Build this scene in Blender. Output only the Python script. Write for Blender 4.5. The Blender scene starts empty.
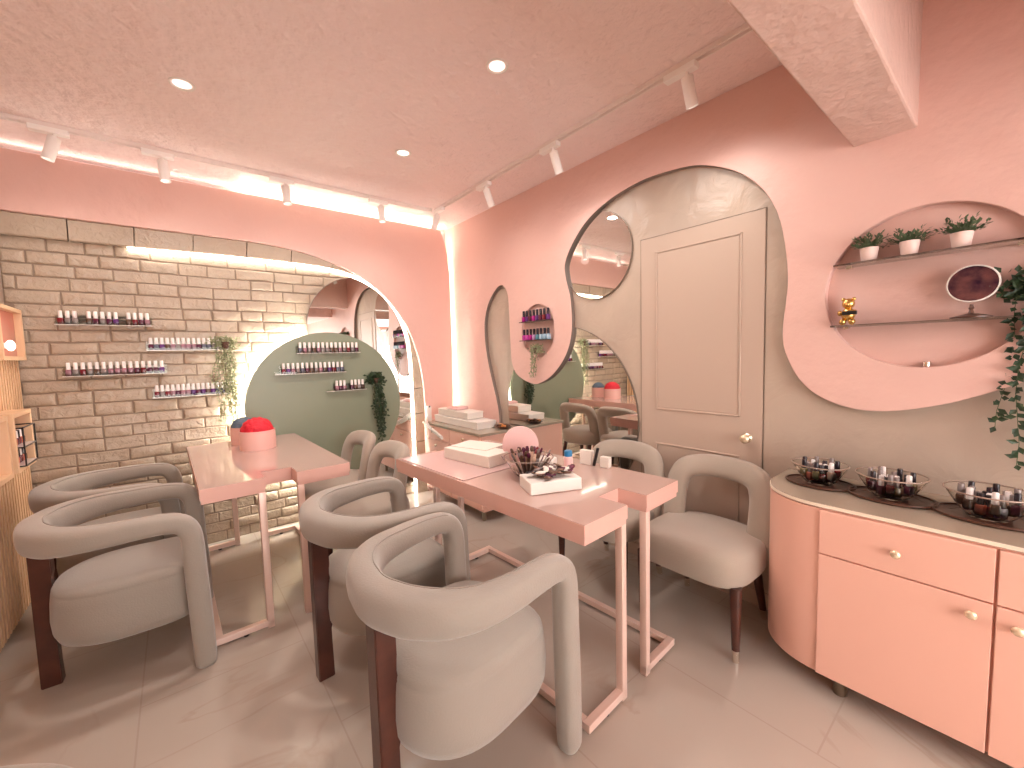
import bpy, bmesh, math, random
from mathutils import Vector, Matrix, noise
random.seed(7)
PI = math.pi
scene = bpy.context.scene
COL = scene.collection

# ------------------------------------------------------------------ materials
def mat(name, col, rough=.5, metal=0, bump=None, var=None, emit=None, trans=0, spec=.5, sheen=0, coat=0, alpha=1, ior=1.45):
    m = bpy.data.materials.new(name); m.use_nodes = True
    nt = m.node_tree; b = nt.nodes['Principled BSDF']
    b.inputs['Base Color'].default_value = (*col, 1)
    b.inputs['Roughness'].default_value = rough
    b.inputs['Metallic'].default_value = metal
    b.inputs['Specular IOR Level'].default_value = spec
    b.inputs['Sheen Weight'].default_value = sheen
    b.inputs['Coat Weight'].default_value = coat
    b.inputs['IOR'].default_value = ior
    if trans: b.inputs['Transmission Weight'].default_value = trans
    if emit:
        b.inputs['Emission Color'].default_value = (*emit[0], 1); b.inputs['Emission Strength'].default_value = emit[1]
    tc = nt.nodes.new('ShaderNodeTexCoord')
    if var:                                   # (scale, amount, second colour)
        n = nt.nodes.new('ShaderNodeTexNoise'); n.inputs['Scale'].default_value = var[0]; n.inputs['Detail'].default_value = 6
        nt.links.new(tc.outputs['Object'], n.inputs['Vector'])
        r = nt.nodes.new('ShaderNodeMapRange'); r.inputs[1].default_value = .35; r.inputs[2].default_value = .65
        r.inputs[3].default_value = 0; r.inputs[4].default_value = var[1]
        nt.links.new(n.outputs['Fac'], r.inputs[0])
        mx = nt.nodes.new('ShaderNodeMix'); mx.data_type = 'RGBA'
        mx.inputs[6].default_value = (*col, 1); mx.inputs[7].default_value = (*var[2], 1)
        nt.links.new(r.outputs[0], mx.inputs[0]); nt.links.new(mx.outputs[2], b.inputs['Base Color'])
    if bump:                                  # (scale, strength, distance[, detail])
        n = nt.nodes.new('ShaderNodeTexNoise'); n.inputs['Scale'].default_value = bump[0]
        n.inputs['Detail'].default_value = bump[3] if len(bump) > 3 else 5
        n.inputs['Distortion'].default_value = bump[4] if len(bump) > 4 else 0
        nt.links.new(tc.outputs['Object'], n.inputs['Vector'])
        u = nt.nodes.new('ShaderNodeBump'); u.inputs['Strength'].default_value = bump[1]; u.inputs['Distance'].default_value = bump[2]
        nt.links.new(n.outputs['Fac'], u.inputs['Height']); nt.links.new(u.outputs['Normal'], b.inputs['Normal'])
    return m

M = {}
M['pink'] = mat('pink_plaster', (.73, .475, .415), .45, bump=(9, .5, .018, 6), var=(2.2, .5, (.70, .45, .40)))
M['ceil'] = mat('ceiling_plaster', (.88, .735, .71), .4, bump=(12, .9, .035, 8), var=(1.8, .6, (.85, .70, .68)))
M['beamm'] = mat('beam_plaster', (.66, .47, .41), .5, bump=(20, .6, .018, 7), var=(2.5, .5, (.60, .43, .37)))
M['grey'] = mat('greige_plaster', (.50, .40, .32), .3, bump=(6, .45, .02, 5, .8), var=(3, .6, (.42, .335, .275)))
M['door'] = mat('greige_door_paint', (.50, .385, .31), .42, bump=(30, .08, .005))
M['brick'] = mat('glazed_brick', (.44, .35, .265), .25, bump=(26, .75, .012, 5, .6), var=(3.5, .8, (.39, .305, .23)))
M['mortar'] = mat('mortar', (.27, .20, .15), .8)
M['green'] = mat('sage_green_paint', (.24, .265, .185), .35, var=(3, .5, (.21, .235, .165)))
M['mirror'] = mat('mirror_silver', (.86, .87, .84), .01, 1)
M['mirror_edge'] = mat('mirror_edge', (.25, .2, .16), .3, .6)
M['fabric'] = mat('taupe_velvet', (.31, .275, .235), .85, bump=(160, .25, .004), var=(5, .5, (.295, .255, .22)), sheen=.4)
M['fabric2'] = mat('beige_velvet', (.35, .295, .24), .85, bump=(160, .25, .004), var=(5, .5, (.37, .29, .235)), sheen=.4)
M['walnut'] = mat('dark_walnut', (.075, .022, .013), .3, bump=(40, .1, .004), var=(14, .7, (.04, .012, .008)), coat=.3)
M['silver'] = mat('silver_tip', (.85, .78, .7), .2, 1)
M['rose'] = mat('rose_metal', (.76, .56, .48), .35, .2)
M['laminate'] = mat('pink_laminate', (.50, .345, .30), .09, var=(2.5, .3, (.50, .35, .305)), coat=.35)
M['laminate_side'] = mat('pink_laminate_edge', (.70, .42, .355), .3, var=(6, .5, (.64, .38, .32)))
M['mat'] = mat('mauve_mat', (.56, .38, .36), .22)
M['cab'] = mat('salmon_lacquer', (.80, .465, .365), .38)
M['cabtop'] = mat('cream_quartz', (.40, .325, .25), .15, var=(5, .5, (.35, .285, .22)))
M['cream_edge'] = mat('cream_edge', (.88, .76, .62), .3)
M['gold'] = mat('gold', (.72, .46, .16), .25, 1)
M['knob'] = mat('pale_brass', (.88, .72, .52), .25, .6)
M['bronze'] = mat('bronze_foot', (.25, .2, .15), .3, .8)
M['white'] = mat('white_enamel', (.78, .72, .67), .35)
M['paper'] = mat('white_paper', (.76, .69, .62), .6)
M['lampwhite'] = mat('lamp_white', (.93, .9, .87), .35)
M['track'] = mat('white_track', (.85, .76, .72), .4)
M['dark'] = mat('black_plastic', (.015, .012, .012), .3)
M['glass'] = mat('clear_glass', (.96, .93, .9), .02, trans=1, ior=1.3)
M['shelf_glass'] = mat('shelf_glass', (.86, .9, .84), .03, trans=1, ior=1.3)
M['acrylic'] = mat('clear_acrylic_shelf', (.8, .72, .66), .1, spec=.8)
M['led'] = mat('led_white', (1, 1, 1), .5, emit=((1, .94, .82), 9))
M['led_soft'] = mat('led_cove', (1, 1, 1), .5, emit=((1, .92, .72), 60))
M['led_halo'] = mat('led_halo', (1, 1, 1), .5, emit=((1, .95, .85), 150))
M['led_amber'] = mat('led_amber', (1, 1, 1), .5, emit=((1, .72, .3), 12))
M['lens'] = mat('lamp_lens', (1, 1, 1), .4, emit=((1, .9, .82), .8))
M['leaf'] = mat('dark_leaf', (.012, .03, .012), .5, var=(30, .8, (.03, .06, .02)))
M['leaf2'] = mat('grey_green_leaf', (.10, .14, .07), .6, var=(40, .8, (.05, .08, .035)))
M['leaf3'] = mat('pale_green_leaf', (.34, .34, .2), .6, var=(40, .8, (.2, .22, .11)))
M['pot'] = mat('pale_pink_pot', (.82, .62, .56), .45)
M['red'] = mat('red_roses', (.62, .012, .03), .6, bump=(45, 1, .01))
M['blue'] = mat('slate_blue_roses', (.10, .14, .19), .6, bump=(45, 1, .01))
M['pinkbox'] = mat('pink_flower_box', (.78, .47, .42), .4)
M['softpink'] = mat('soft_pink_plastic', (.80, .52, .50), .35)
M['wood'] = mat('pale_oak', (.80, .55, .34), .5, bump=(20, .1, .004), var=(8, .5, (.7, .46, .28)))
M['wood2'] = mat('oak_slats', (.72, .47, .28), .55, var=(8, .5, (.62, .4, .23)))
M['coral'] = mat('coral_print', (.62, .22, .16), .6, var=(6, .8, (.5, .3, .22)))
M['cap_white'] = mat('white_bottle_cap', (.88, .82, .8), .3)
M['cap_black'] = mat('black_bottle_cap', (.02, .012, .018), .25)
M['bluecap'] = mat('blue_cap', (.03, .2, .42), .35)
M['brown'] = mat('brown_tray', (.10, .045, .03), .3)
M['orange'] = mat('amber_liquid', (.6, .22, .05), .3)
POL = [mat('polish_%s' % n, c, .15) for n, c in dict(
    plum=(.10, .015, .04), wine=(.18, .012, .02), mauve=(.34, .16, .2), cocoa=(.12, .06, .04), nude=(.6, .4, .3),
    grape=(.12, .03, .16), slate=(.12, .12, .16), coral=(.6, .16, .1), smoke=(.25, .2, .19), olive=(.3, .24, .1)).items()]
MAG = [mat('polish_%s' % n, c, .15) for n, c in dict(magenta=(.45, .02, .22), fuchsia=(.5, .05, .3), sky=(.35, .5, .62), teal=(.1, .25, .3), lilac=(.45, .25, .45)).items()]

# marble floor
def floor_mat():
    m = bpy.data.materials.new('marble_tile'); m.use_nodes = True
    nt = m.node_tree; b = nt.nodes['Principled BSDF']; L = nt.links.new
    tc = nt.nodes.new('ShaderNodeTexCoord')
    n0 = nt.nodes.new('ShaderNodeTexNoise'); n0.inputs['Scale'].default_value = 1.3; n0.inputs['Detail'].default_value = 8
    n0.inputs['Distortion'].default_value = 1.2
    L(tc.outputs['Object'], n0.inputs['Vector'])
    # thin veins where noise crosses .5
    s = nt.nodes.new('ShaderNodeMath'); s.operation = 'SUBTRACT'; s.inputs[1].default_value = .5; L(n0.outputs['Fac'], s.inputs[0])
    a = nt.nodes.new('ShaderNodeMath'); a.operation = 'ABSOLUTE'; L(s.outputs[0], a.inputs[0])
    r = nt.nodes.new('ShaderNodeMapRange'); r.inputs[1].default_value = 0; r.inputs[2].default_value = .018
    r.inputs[3].default_value = .55; r.inputs[4].default_value = 0; L(a.outputs[0], r.inputs[0])
    n2 = nt.nodes.new('ShaderNodeTexNoise'); n2.inputs['Scale'].default_value = .9; L(tc.outputs['Object'], n2.inputs['Vector'])
    r2 = nt.nodes.new('ShaderNodeMapRange'); r2.inputs[1].default_value = .45; r2.inputs[2].default_value = .65; L(n2.outputs['Fac'], r2.inputs[0])
    mu = nt.nodes.new('ShaderNodeMath'); mu.operation = 'MULTIPLY'; L(r.outputs[0], mu.inputs[0]); L(r2.outputs[0], mu.inputs[1])
    mx = nt.nodes.new('ShaderNodeMix'); mx.data_type = 'RGBA'
    mx.inputs[6].default_value = (.45, .385, .33, 1); mx.inputs[7].default_value = (.34, .25, .19, 1)
    L(mu.outputs[0], mx.inputs[0])
    br = nt.nodes.new('ShaderNodeTexBrick'); br.inputs['Scale'].default_value = 1
    br.inputs['Brick Width'].default_value = 1.2; br.inputs['Row Height'].default_value = .6; br.inputs['Mortar Size'].default_value = .003
    br.offset = .5
    mp = nt.nodes.new('ShaderNodeMapping'); mp.inputs['Rotation'].default_value = (0, 0, PI/2); mp.inputs['Location'].default_value = (-3.22+2.4, .20, 0)
    L(tc.outputs['Object'], mp.inputs['Vector']); L(mp.outputs[0], br.inputs['Vector'])
    mx2 = nt.nodes.new('ShaderNodeMix'); mx2.data_type = 'RGBA'; mx2.inputs[7].default_value = (.40, .33, .28, 1)
    L(br.outputs['Fac'], mx2.inputs[0]); L(mx.outputs[2], mx2.inputs[6]); L(mx2.outputs[2], b.inputs['Base Color'])
    b.inputs['Roughness'].default_value = .2
    return m
M['floor'] = floor_mat()

# ------------------------------------------------------------------ mesh helpers
def new_obj(name, bm, m, parent=None, smooth=False, mats=None):
    bmesh.ops.recalc_face_normals(bm, faces=bm.faces)
    me = bpy.data.meshes.new(name); bm.to_mesh(me); bm.free()
    me.materials.append(m)
    for k in (mats or []): me.materials.append(k)
    if smooth:
        me.polygons.foreach_set('use_smooth', [True]*len(me.polygons))
        if smooth == 'auto': me.set_sharp_from_angle(angle=math.radians(38))
    o = bpy.data.objects.new(name, me); COL.objects.link(o)
    if parent: o.parent = parent
    return o
def tag(o, label, cat, group=None):
    o['label'] = label; o['category'] = cat
    if group: o['group'] = group
    return o
def thing(name, label, cat, loc=(0, 0, 0), rz=0, group=None):
    o = bpy.data.objects.new(name, None); COL.objects.link(o); o.empty_display_size = .1
    o.location = loc; o.rotation_euler = (0, 0, rz)
    return tag(o, label, cat, group)
def struct(name, bm, m, smooth=False, parent=None):
    o = new_obj(name, bm, m, parent, smooth)
    if not parent: o['kind'] = 'structure'
    return o
KIDS = {}
def dup(root, loc=None, rz=None, label=None, group=None, mats=None, swap=None):
    def cp(o, parent):
        c = o.copy(); COL.objects.link(c); c.parent = parent
        if swap and o.name.split('.')[0] in swap:
            c.data = o.data.copy(); c.data.materials[0] = swap[o.name.split('.')[0]]
        for ch in list(o.children): cp(ch, c)
        return c
    r = cp(root, None)
    if loc is not None: r.location = loc
    if rz is not None: r.rotation_euler = (0, 0, rz)
    if label: r['label'] = label
    if group: r['group'] = group
    return r

def box(bm, c, s, bev=0, seg=2, rot=None):
    r = bmesh.ops.create_cube(bm, size=1)
    vs = r['verts']
    bmesh.ops.scale(bm, vec=s, verts=vs)
    if bev:
        es = list({e for v in vs for e in v.link_edges})
        rb = bmesh.ops.bevel(bm, geom=es, offset=bev, segments=seg, affect='EDGES', profile=.5)
        vs = list({v for f in rb['faces'] for v in f.verts} | {v for v in vs if v.is_valid})
    if rot is not None: bmesh.ops.rotate(bm, cent=(0, 0, 0), matrix=rot, verts=vs)
    bmesh.ops.translate(bm, vec=c, verts=vs)
    return vs
def bx(x0, x1, y0, y1, z0, z1, bev=0, seg=2):
    bm = bmesh.new(); box(bm, ((x0+x1)/2, (y0+y1)/2, (z0+z1)/2), (abs(x1-x0), abs(y1-y0), abs(z1-z0)), bev, seg); return bm
def lathe(bm, prof, n=24, c=(0, 0, 0), sx=1, sy=1):
    rings = []
    for r, z in prof:
        if r < 1e-5: rings.append([bm.verts.new((c[0], c[1], c[2]+z))])
        else: rings.append([bm.verts.new((c[0]+r*sx*math.cos(2*PI*k/n), c[1]+r*sy*math.sin(2*PI*k/n), c[2]+z)) for k in range(n)])
    for a, b in zip(rings, rings[1:]):
        for k in range(n):
            q = (k+1) % n
            if len(a) == 1 and len(b) == 1: break
            if len(a) == 1: bm.faces.new((a[0], b[k], b[q]))
            elif len(b) == 1: bm.faces.new((a[k], a[q], b[0]))
            else: bm.faces.new((a[k], a[q], b[q], b[k]))
    return bm
def sweep(bm, pts, secs, n=14, up=Vector((0, 0, 1)), cap=True, sq=.8):
    """pts: centre points; secs: (half width sideways, half height) per point; rounded section"""
    pts = [Vector(p) for p in pts]; rings = []
    prev_s = None
    for i, p in enumerate(pts):
        t = (pts[min(i+1, len(pts)-1)]-pts[max(i-1, 0)]).normalized()
        if prev_s is None:
            s = t.cross(up)
            if s.length < .05: s = t.cross(Vector((1, 0, 0)))
        else:
            s = prev_s - t*prev_s.dot(t)
        s.normalize(); prev_s = s; u = s.cross(t).normalized()
        w, h = secs[i] if isinstance(secs, list) else secs
        ring = []
        for k in range(n):
            a = 2*PI*k/n; ca, sa = math.cos(a), math.sin(a); e = sq
            ring.append(bm.verts.new(p + s*(w*math.copysign(abs(ca)**e, ca)) + u*(h*math.copysign(abs(sa)**e, sa))))
        rings.append(ring)
    for a, b in zip(rings, rings[1:]):
        for k in range(n): bm.faces.new((a[k], a[(k+1) % n], b[(k+1) % n], b[k]))
    if cap: bm.faces.new(rings[0][::-1]); bm.faces.new(rings[-1])
    return bm
def spline(pts, n=6):
    """Catmull-Rom through the points"""
    P = [Vector(p) for p in pts]; P = [2*P[0]-P[1]] + P + [2*P[-1]-P[-2]]; out = []
    for i in range(1, len(P)-2):
        for k in range(n):
            t = k/n; a, b, c, d = P[i-1], P[i], P[i+1], P[i+2]
            out.append(.5*((2*b)+(c-a)*t+(2*a-5*b+4*c-d)*t*t+(3*b-a-3*c+d)*t**3))
    out.append(P[-2]); return out
def prism(bm, poly, d0, d1, axis='y'):
    """polygon of 2-D points; axis = direction of thickness"""
    def P(a, b, d): return {'x': (d, a, b), 'y': (a, d, b), 'z': (a, b, d)}[axis]
    A = [bm.verts.new(P(a, b, d0)) for a, b in poly]; B = [bm.verts.new(P(a, b, d1)) for a, b in poly]
    bm.faces.new(A); bm.faces.new(B[::-1])
    for k in range(len(poly)):
        q = (k+1) % len(poly); bm.faces.new((A[k], B[k], B[q], A[q]))
    return bm
def sheet(name, outlines, depth, m, mtx, bevel=0.0):
    """flat board with holes: 2-D curve filled, extruded, turned to mesh (outlines in its own x/y)"""
    cu = bpy.data.curves.new(name, 'CURVE'); cu.dimensions = '2D'; cu.fill_mode = 'BOTH'; cu.extrude = depth/2-bevel
    cu.bevel_depth = bevel; cu.bevel_resolution = 1; cu.offset = -bevel
    for pts in outlines:
        sp = cu.splines.new('POLY'); sp.points.add(len(pts)-1); sp.use_cyclic_u = True
        for k, (a, b) in enumerate(pts): sp.points[k].co = (a, b, 0, 1)
    o = bpy.data.objects.new(name, cu); COL.objects.link(o)
    dg = bpy.context.evaluated_depsgraph_get(); dg.update()
    me = bpy.data.meshes.new_from_object(o.evaluated_get(dg))
    bpy.data.objects.remove(o)
    me.transform(mtx); me.materials.clear(); me.materials.append(m); me.name = name
    r = bpy.data.objects.new(name, me); COL.objects.link(r)
    return r
YZ = lambda x: Matrix(((0, 0, 1, x), (1, 0, 0, 0), (0, 1, 0, 0), (0, 0, 0, 1)))      # (y,z) outline on plane x
XZ = lambda y: Matrix(((1, 0, 0, 0), (0, 0, -1, y), (0, 1, 0, 0), (0, 0, 0, 1)))     # (x,z) outline on plane y
def circ(cx, cy, r, n=64, ry=None): return [(cx+r*math.cos(2*PI*k/n), cy+(ry or r)*math.sin(2*PI*k/n)) for k in range(n)]

# ------------------------------------------------------------------ camera
H = 1.38; F = 412.478
pit, rol, yaw = math.radians(-4.1136), math.radians(-1.5062), math.radians(39.0828)
fw = Vector((math.sin(yaw)*math.cos(pit), math.cos(yaw)*math.cos(pit), math.sin(pit)))
r0 = Vector((math.cos(yaw), -math.sin(yaw), 0)); u0 = r0.cross(fw)
rt = r0*math.cos(rol)+u0*math.sin(rol); up = -r0*math.sin(rol)+u0*math.cos(rol)
cam = bpy.data.cameras.new('camera'); cam.sensor_width = 36; cam.lens = F/1024*36; cam.clip_start = .02
co = bpy.data.objects.new('camera', cam); COL.objects.link(co)
mw = Matrix((rt, up, -fw)).transposed().to_4x4(); mw.translation = (0, 0, H); co.matrix_world = mw
scene.camera = co

# ------------------------------------------------------------------ room shell
XL, XR, YF, YB, ZC = -.77, 2.345, -2.4, 3.92, 2.705
XP = 2.30                      # front face of the pink board on the right wall
YP = 3.78                      # front face of the pink board on the back wall
struct('floor', bx(XL-.1, XR+.1, YF-.1, YB+.1, -.06, 0), M['floor'])
struct('ceiling', bx(XL-.1, XR+.1, YF-.1, YB+.1, ZC, ZC+.1), M['ceil'])
struct('wall_left', bx(XL-.1, XL, YF, YB, 0, ZC), M['grey'])
struct('wall_right', bx(XR, XR+.1, YF, YB, 0, ZC), M['grey'])
# front wall; unseen window opening added to let fill light in
o = sheet('wall_front', [[(XL, 0), (XR, 0), (XR, ZC), (XL, ZC)], [(XL+.3, .35), (XL+.3, 2.1), (XR-.3, 2.1), (XR-.3, .35)]], .1, M['pink'], XZ(YF-.05)); o['kind'] = 'structure'
bm = bmesh.new()
for x in (XL+.32, .25, 1.3, XR-.32): box(bm, (x, YF-.05, 1.225), (.04, .05, 1.75))
for z in (.37, 2.08): box(bm, ((XL+XR)/2, YF-.05, z), (XR-XL-.6, .05, .04))
struct('added_window_1', bm, M['white'])  # frame bars of the added, unseen window
bm = bmesh.new(); box(bm, ((XL+XR)/2, .385, (2.222+ZC)/2+.01), (XR-XL, .2, ZC-2.222+.02), .008, 2)
struct('trim_1', bm, M['beamm'])                                        # ceiling beam

struct('soffit_blocker', bx(XL, XR, YF, -.45, 2.15, ZC), M['ceil'])               # unseen soffit, added to keep window light off the beam

# back wall: real wall behind, brick field, brick rim along the arch, pink board in front
struct('wall_back', bx(XL, XR, YB, YB+.1, 0, ZC), M['ceil'])
ARCH = [(-.77, 2.30), (-.3, 2.30), (.2, 2.303), (.574, 2.300), (.856, 2.272), (1.10, 2.213), (1.339, 2.115), (1.519, 1.995), (1.665, 1.84), (1.78, 1.655), (1.862, 1.44), (1.912, 1.197), (1.93, .95), (1.932, .6), (1.932, .3), (1.932, 0)]
LEDP = [(-.77, 2.165), (-.3, 2.168), (.2, 2.178), (.571, 2.182), (.936, 2.176), (1.10, 2.165), (1.266, 2.135), (1.41, 2.085), (1.535, 2.01), (1.63, 1.915), (1.715, 1.79), (1.785, 1.60), (1.815, 1.36), (1.82, .95), (1.82, .6), (1.82, 0)]
arch = [(p.x, p.z) for p in spline([(a, 0, b) for a, b in ARCH], 5)]
ledp = [(p.x, p.z) for p in spline([(a, 0, b) for a, b in LEDP], 5)]
def wavy(z):      # wavy right edge of the back board, light leaking behind it
    K = [(0, 2.20), (.6, 2.235), (1.1, 2.262), (1.6, 2.272), (2.2, 2.272), (2.4, 2.255), (2.55, 2.225), (2.66, 2.18)]
    for (z0, x0), (z1, x1) in zip(K, K[1:]):
        if z <= z1+1e-6:
            f = (z-z0)/(z1-z0); f = f*f*(3-2*f); return x0+(x1-x0)*f
    return K[-1][1]
edge = [(wavy(z), z) for z in [k*.0604 for k in range(0, 45)]]
panel = [(-.77, 2.655)] + [(a, b) for a, b in arch] + [(2.2, 0)] + edge + []
o = sheet('trim_2', [panel], .05, M['pink'], XZ(YP+.025), .004); o['kind'] = 'structure'

def brickwall(name, x0, x1, z0, z1, y, rowh=.0805, seed=3, clip=None):
    rnd = random.Random(seed); bm = bmesh.new()
    z = z0; row = 0
    wob = lambda x, zz: .007*noise.noise(Vector((x*2.2, zz*3, 1)))
    while z < z1-.01:
        h = rowh*rnd.uniform(.93, 1.07)
        x = x0 - (.1 if row % 2 else 0) - rnd.uniform(0, .05)
        while x < x1:
            w = rnd.choice([.15, .17, .19, .21, .23, .26])*rnd.uniform(.93, 1.06)
            a, b = max(x, x0)+.0025, min(x+w, x1)-.0025
            if b-a > .03:
                zb, zt = z+.0025, min(z+h, z1)-.0025
                n = 5; j = lambda: rnd.uniform(-.0035, .0035)
                base = []
                for k in range(n+1): base.append((a+(b-a)*k/n, zb+wob(a+(b-a)*k/n, zb)+j()*.5))
                for k in range(n, -1, -1): base.append((a+(b-a)*k/n, zt+wob(a+(b-a)*k/n, zt)+j()*.5))
                cx = (a+b)/2; cz = (zb+zt)/2; dy = rnd.uniform(-.004, .004)
                rings = []
                for ins, d in ((0, .014), (.001, .004), (.0045, 0+dy*.3), (.012, -.0015+dy)):
                    rings.append([bm.verts.new((px+(cx-px)*min(1, ins/abs(cx-a)), y+d, pz+(cz-pz)*min(1, ins/abs(cz-zb)))) for px, pz in base])
                for A, B in zip(rings, rings[1:]):
                    for k in range(len(base)): q = (k+1) % len(base); bm.faces.new((A[k], A[q], B[q], B[k]))
                for k in range(n):   # front face strips
                    R = rings[-1]; bm.faces.new((R[k], R[k+1], R[2*n-k], R[2*n+1-k]))
            x += w
        z += h; row += 1
    vs = box(bm, ((x0+x1)/2, y+.0325, (z0+z1)/2), (x1-x0, .055, z1-z0))
    for f in {f for v in vs for f in v.link_faces}: f.material_index = 1
    return new_obj(name, bm, M['brick'], smooth='auto', mats=[M['mortar']])
o = brickwall('trim_3', -.77, 1.93, 0, 2.32, 3.842); o['kind'] = 'structure'
# rim of larger bricks between the arch edge and the light strip
bm = bmesh.new()
def arclen(P):
    s = [0]
    for a, b in zip(P, P[1:]): s.append(s[-1]+math.dist(a, b))
    return s
def at(P, S, u):
    t = u*S[-1]
    for k in range(len(P)-1):
        if S[k+1] >= t:
            f = (t-S[k])/(S[k+1]-S[k]+1e-9); return (P[k][0]+(P[k+1][0]-P[k][0])*f, P[k][1]+(P[k+1][1]-P[k][1])*f)
    return P[-1]
SA, SL = arclen(arch), arclen(ledp)
u = 0; rnd = random.Random(5)
while u < 1:
    v = min(1, u+rnd.uniform(.055, .075)); g = .0008; n = 6
    outer = [at(arch, SA, u+g+(v-u-2*g)*k/n) for k in range(n+1)]; inner = [at(ledp, SL, u+g+(v-u-2*g)*k/n) for k in range(n+1)]
    def lay(ins, y):
        return [bm.verts.new((o_[0]+(i_[0]-o_[0])*ins, y, o_[1]+(i_[1]-o_[1])*ins)) for o_, i_ in zip(outer, inner)] + \
               [bm.verts.new((o_[0]+(i_[0]-o_[0])*(1-ins), y, o_[1]+(i_[1]-o_[1])*(1-ins))) for o_, i_ in list(zip(outer, inner))[::-1]]
    A, B, C = lay(.0, 3.84), lay(.0, 3.806), lay(.05, 3.80)
    for P, Q in ((A, B), (B, C)):
        for k in range(2*n+2): q = (k+1) % (2*n+2); bm.faces.new((P[k], P[q], Q[q], Q[k]))
    for k in range(n): bm.faces.new((C[k], C[k+1], C[2*n-k], C[2*n+1-k]))
    u = v
bmesh.ops.remove_doubles(bm, verts=bm.verts, dist=1e-5)
struct('trim_4', bm, M['brick'], 'auto')

# light strip that follows the arch
def ribbon(P, y, w, d=.008):
    bm = bmesh.new(); prev = None
    for k, p in enumerate(P):
        a = P[max(k-1, 0)]; b = P[min(k+1, len(P)-1)]
        t = Vector((b[0]-a[0], b[1]-a[1])).normalized(); n = Vector((-t.y, t.x))
        q = [bm.verts.new((p[0]+n.x*w/2*s, yy, p[1]+n.y*w/2*s)) for s, yy in ((-1, y), (1, y), (1, y+d), (-1, y+d))]
        if prev:
            for i in range(4): bm.faces.new((prev[i], prev[(i+1) % 4], q[(i+1) % 4], q[i]))
        else: bm.faces.new(q)
        prev = q
    bm.faces.new(prev[::-1]); return bm
def offset(P, s):
    out = []
    for k, p in enumerate(P):
        a = P[max(k-1, 0)]; b = P[min(k+1, len(P)-1)]; t = Vector((b[0]-a[0], b[1]-a[1])).normalized()
        out.append((p[0]+t.y*s, p[1]-t.x*s))
    return out
inner = offset(ledp, .014)
i0 = min(range(len(inner)), key=lambda k: abs(inner[k][0]+.15) if inner[k][1] > 2 else 9)
i1 = min(range(len(inner)), key=lambda k: abs(inner[k][1]-.78) if inner[k][0] > 1.5 else 9)
t = thing('arch_light_strip', 'white glowing light strip tracing the brick arch on the back wall', 'light strip')
new_obj('diffuser', ribbon(inner[i0:i1+1], 3.810, .024), M['led'], t)
new_obj('diffuser', ribbon(inner[i1:], 3.810, .024), M['led'], t)
def edge_strip():
    bm = bmesh.new(); prev = None
    for a, b in edge:
        if b < .35: continue
        q = [bm.verts.new((a+.0012, 3.80, b)), bm.verts.new((a+.0012, 3.826, b)), bm.verts.new((a+.0045, 3.826, b)), bm.verts.new((a+.0045, 3.80, b))]
        if prev:
            for i in range(4): bm.faces.new((prev[i], prev[(i+1) % 4], q[(i+1) % 4], q[i]))
        else: bm.faces.new(q)
        prev = q
    bm.faces.new(prev[::-1]); return bm
M['led_side'] = mat('led_side', (1, 1, 1), .5, emit=((1, .93, .74), 14))
M['led_dim'] = mat('led_cove_dim', (1, 1, 1), .5, emit=((1, .82, .70), 5))
o = tag(new_obj('light_strip', bx(-.76, .44, 3.805, 3.828, 2.6555, 2.6595), M['led_dim']), 'dimmer light strip hidden on the left half of the back wall board top', 'light strip')
o = tag(new_obj('light_strip', bx(.45, 2.16, 3.805, 3.828, 2.6555, 2.6595), M['led_soft']), 'warm light strip hidden on top of the back wall board under the ceiling', 'light strip')
o = tag(new_obj('light_strip', edge_strip(), M['led_side']), 'upright warm light strip hidden in the wall corner behind the board edge', 'light strip')

# right wall board with the flowing cut-out
OPEN = [(3.04, 0), (3.04, .45), (3.04, .80), (3.07, .95), (3.13, 1.13), (3.19, 1.32), (3.225, 1.50), (3.228, 1.67), (3.19, 1.80), (3.12, 1.90), (3.03, 1.975), (2.96, 2.00), (2.90, 1.97), (2.862, 1.90), (2.85, 1.8), (2.845, 1.6), (2.838, 1.42), (2.825, 1.30), (2.77, 1.21), (2.66, 1.155), (2.55, 1.13), (2.468, 1.14)]
PXO = [(551, 376), (562, 362), (569, 345), (571.5, 325), (570, 298), (565.5, 278), (565, 262), (574, 240), (588, 219), (610, 199), (640, 181), (670, 170.5), (700, 165), (735, 171), (760, 187), (776, 210), (784, 240), (787.5, 275), (786, 300), (782.5, 330), (785, 352), (798, 378), (820, 397), (850, 408), (880, 411.5), (915, 409), (960, 401), (1024, 382)]
def onx(px, py, X):     # where a pixel of the photograph meets the plane x = X
    d = rt*((px-512)/F) - up*((py-384)/F) + fw; t_ = X/d.x
    return (d.y*t_, H+d.z*t_)
OPEN += [onx(a, b, XP) for a, b in PXO] + [(-.25, 1.38), (-.6, 1.5), (-1.2, 1.56), (-2.4, 1.58)]
op = [(p.x, p.y) for p in spline([(a, b, 0) for a, b in OPEN], 5)]
board = [(3.9, 0)] + op + [(-2.4, ZC), (3.9, ZC)]
NC = (.25, 1.602, .316)
nic = circ(NC[0], NC[1], NC[2], 72)
NS = (2.488, 1.567)
nic2 = circ(NS[0], NS[1], .195, 48, .213)
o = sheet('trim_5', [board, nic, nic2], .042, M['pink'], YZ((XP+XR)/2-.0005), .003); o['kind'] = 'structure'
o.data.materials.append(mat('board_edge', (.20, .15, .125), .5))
for f in o.data.polygons:            # darker taupe side faces on the board round the big opening
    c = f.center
    if abs(f.normal.x) < .3 and math.dist((c.y, c.z), NC[:2]) > .35 and math.dist((c.y, c.z), NS) > .25: f.material_index = 1
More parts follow.
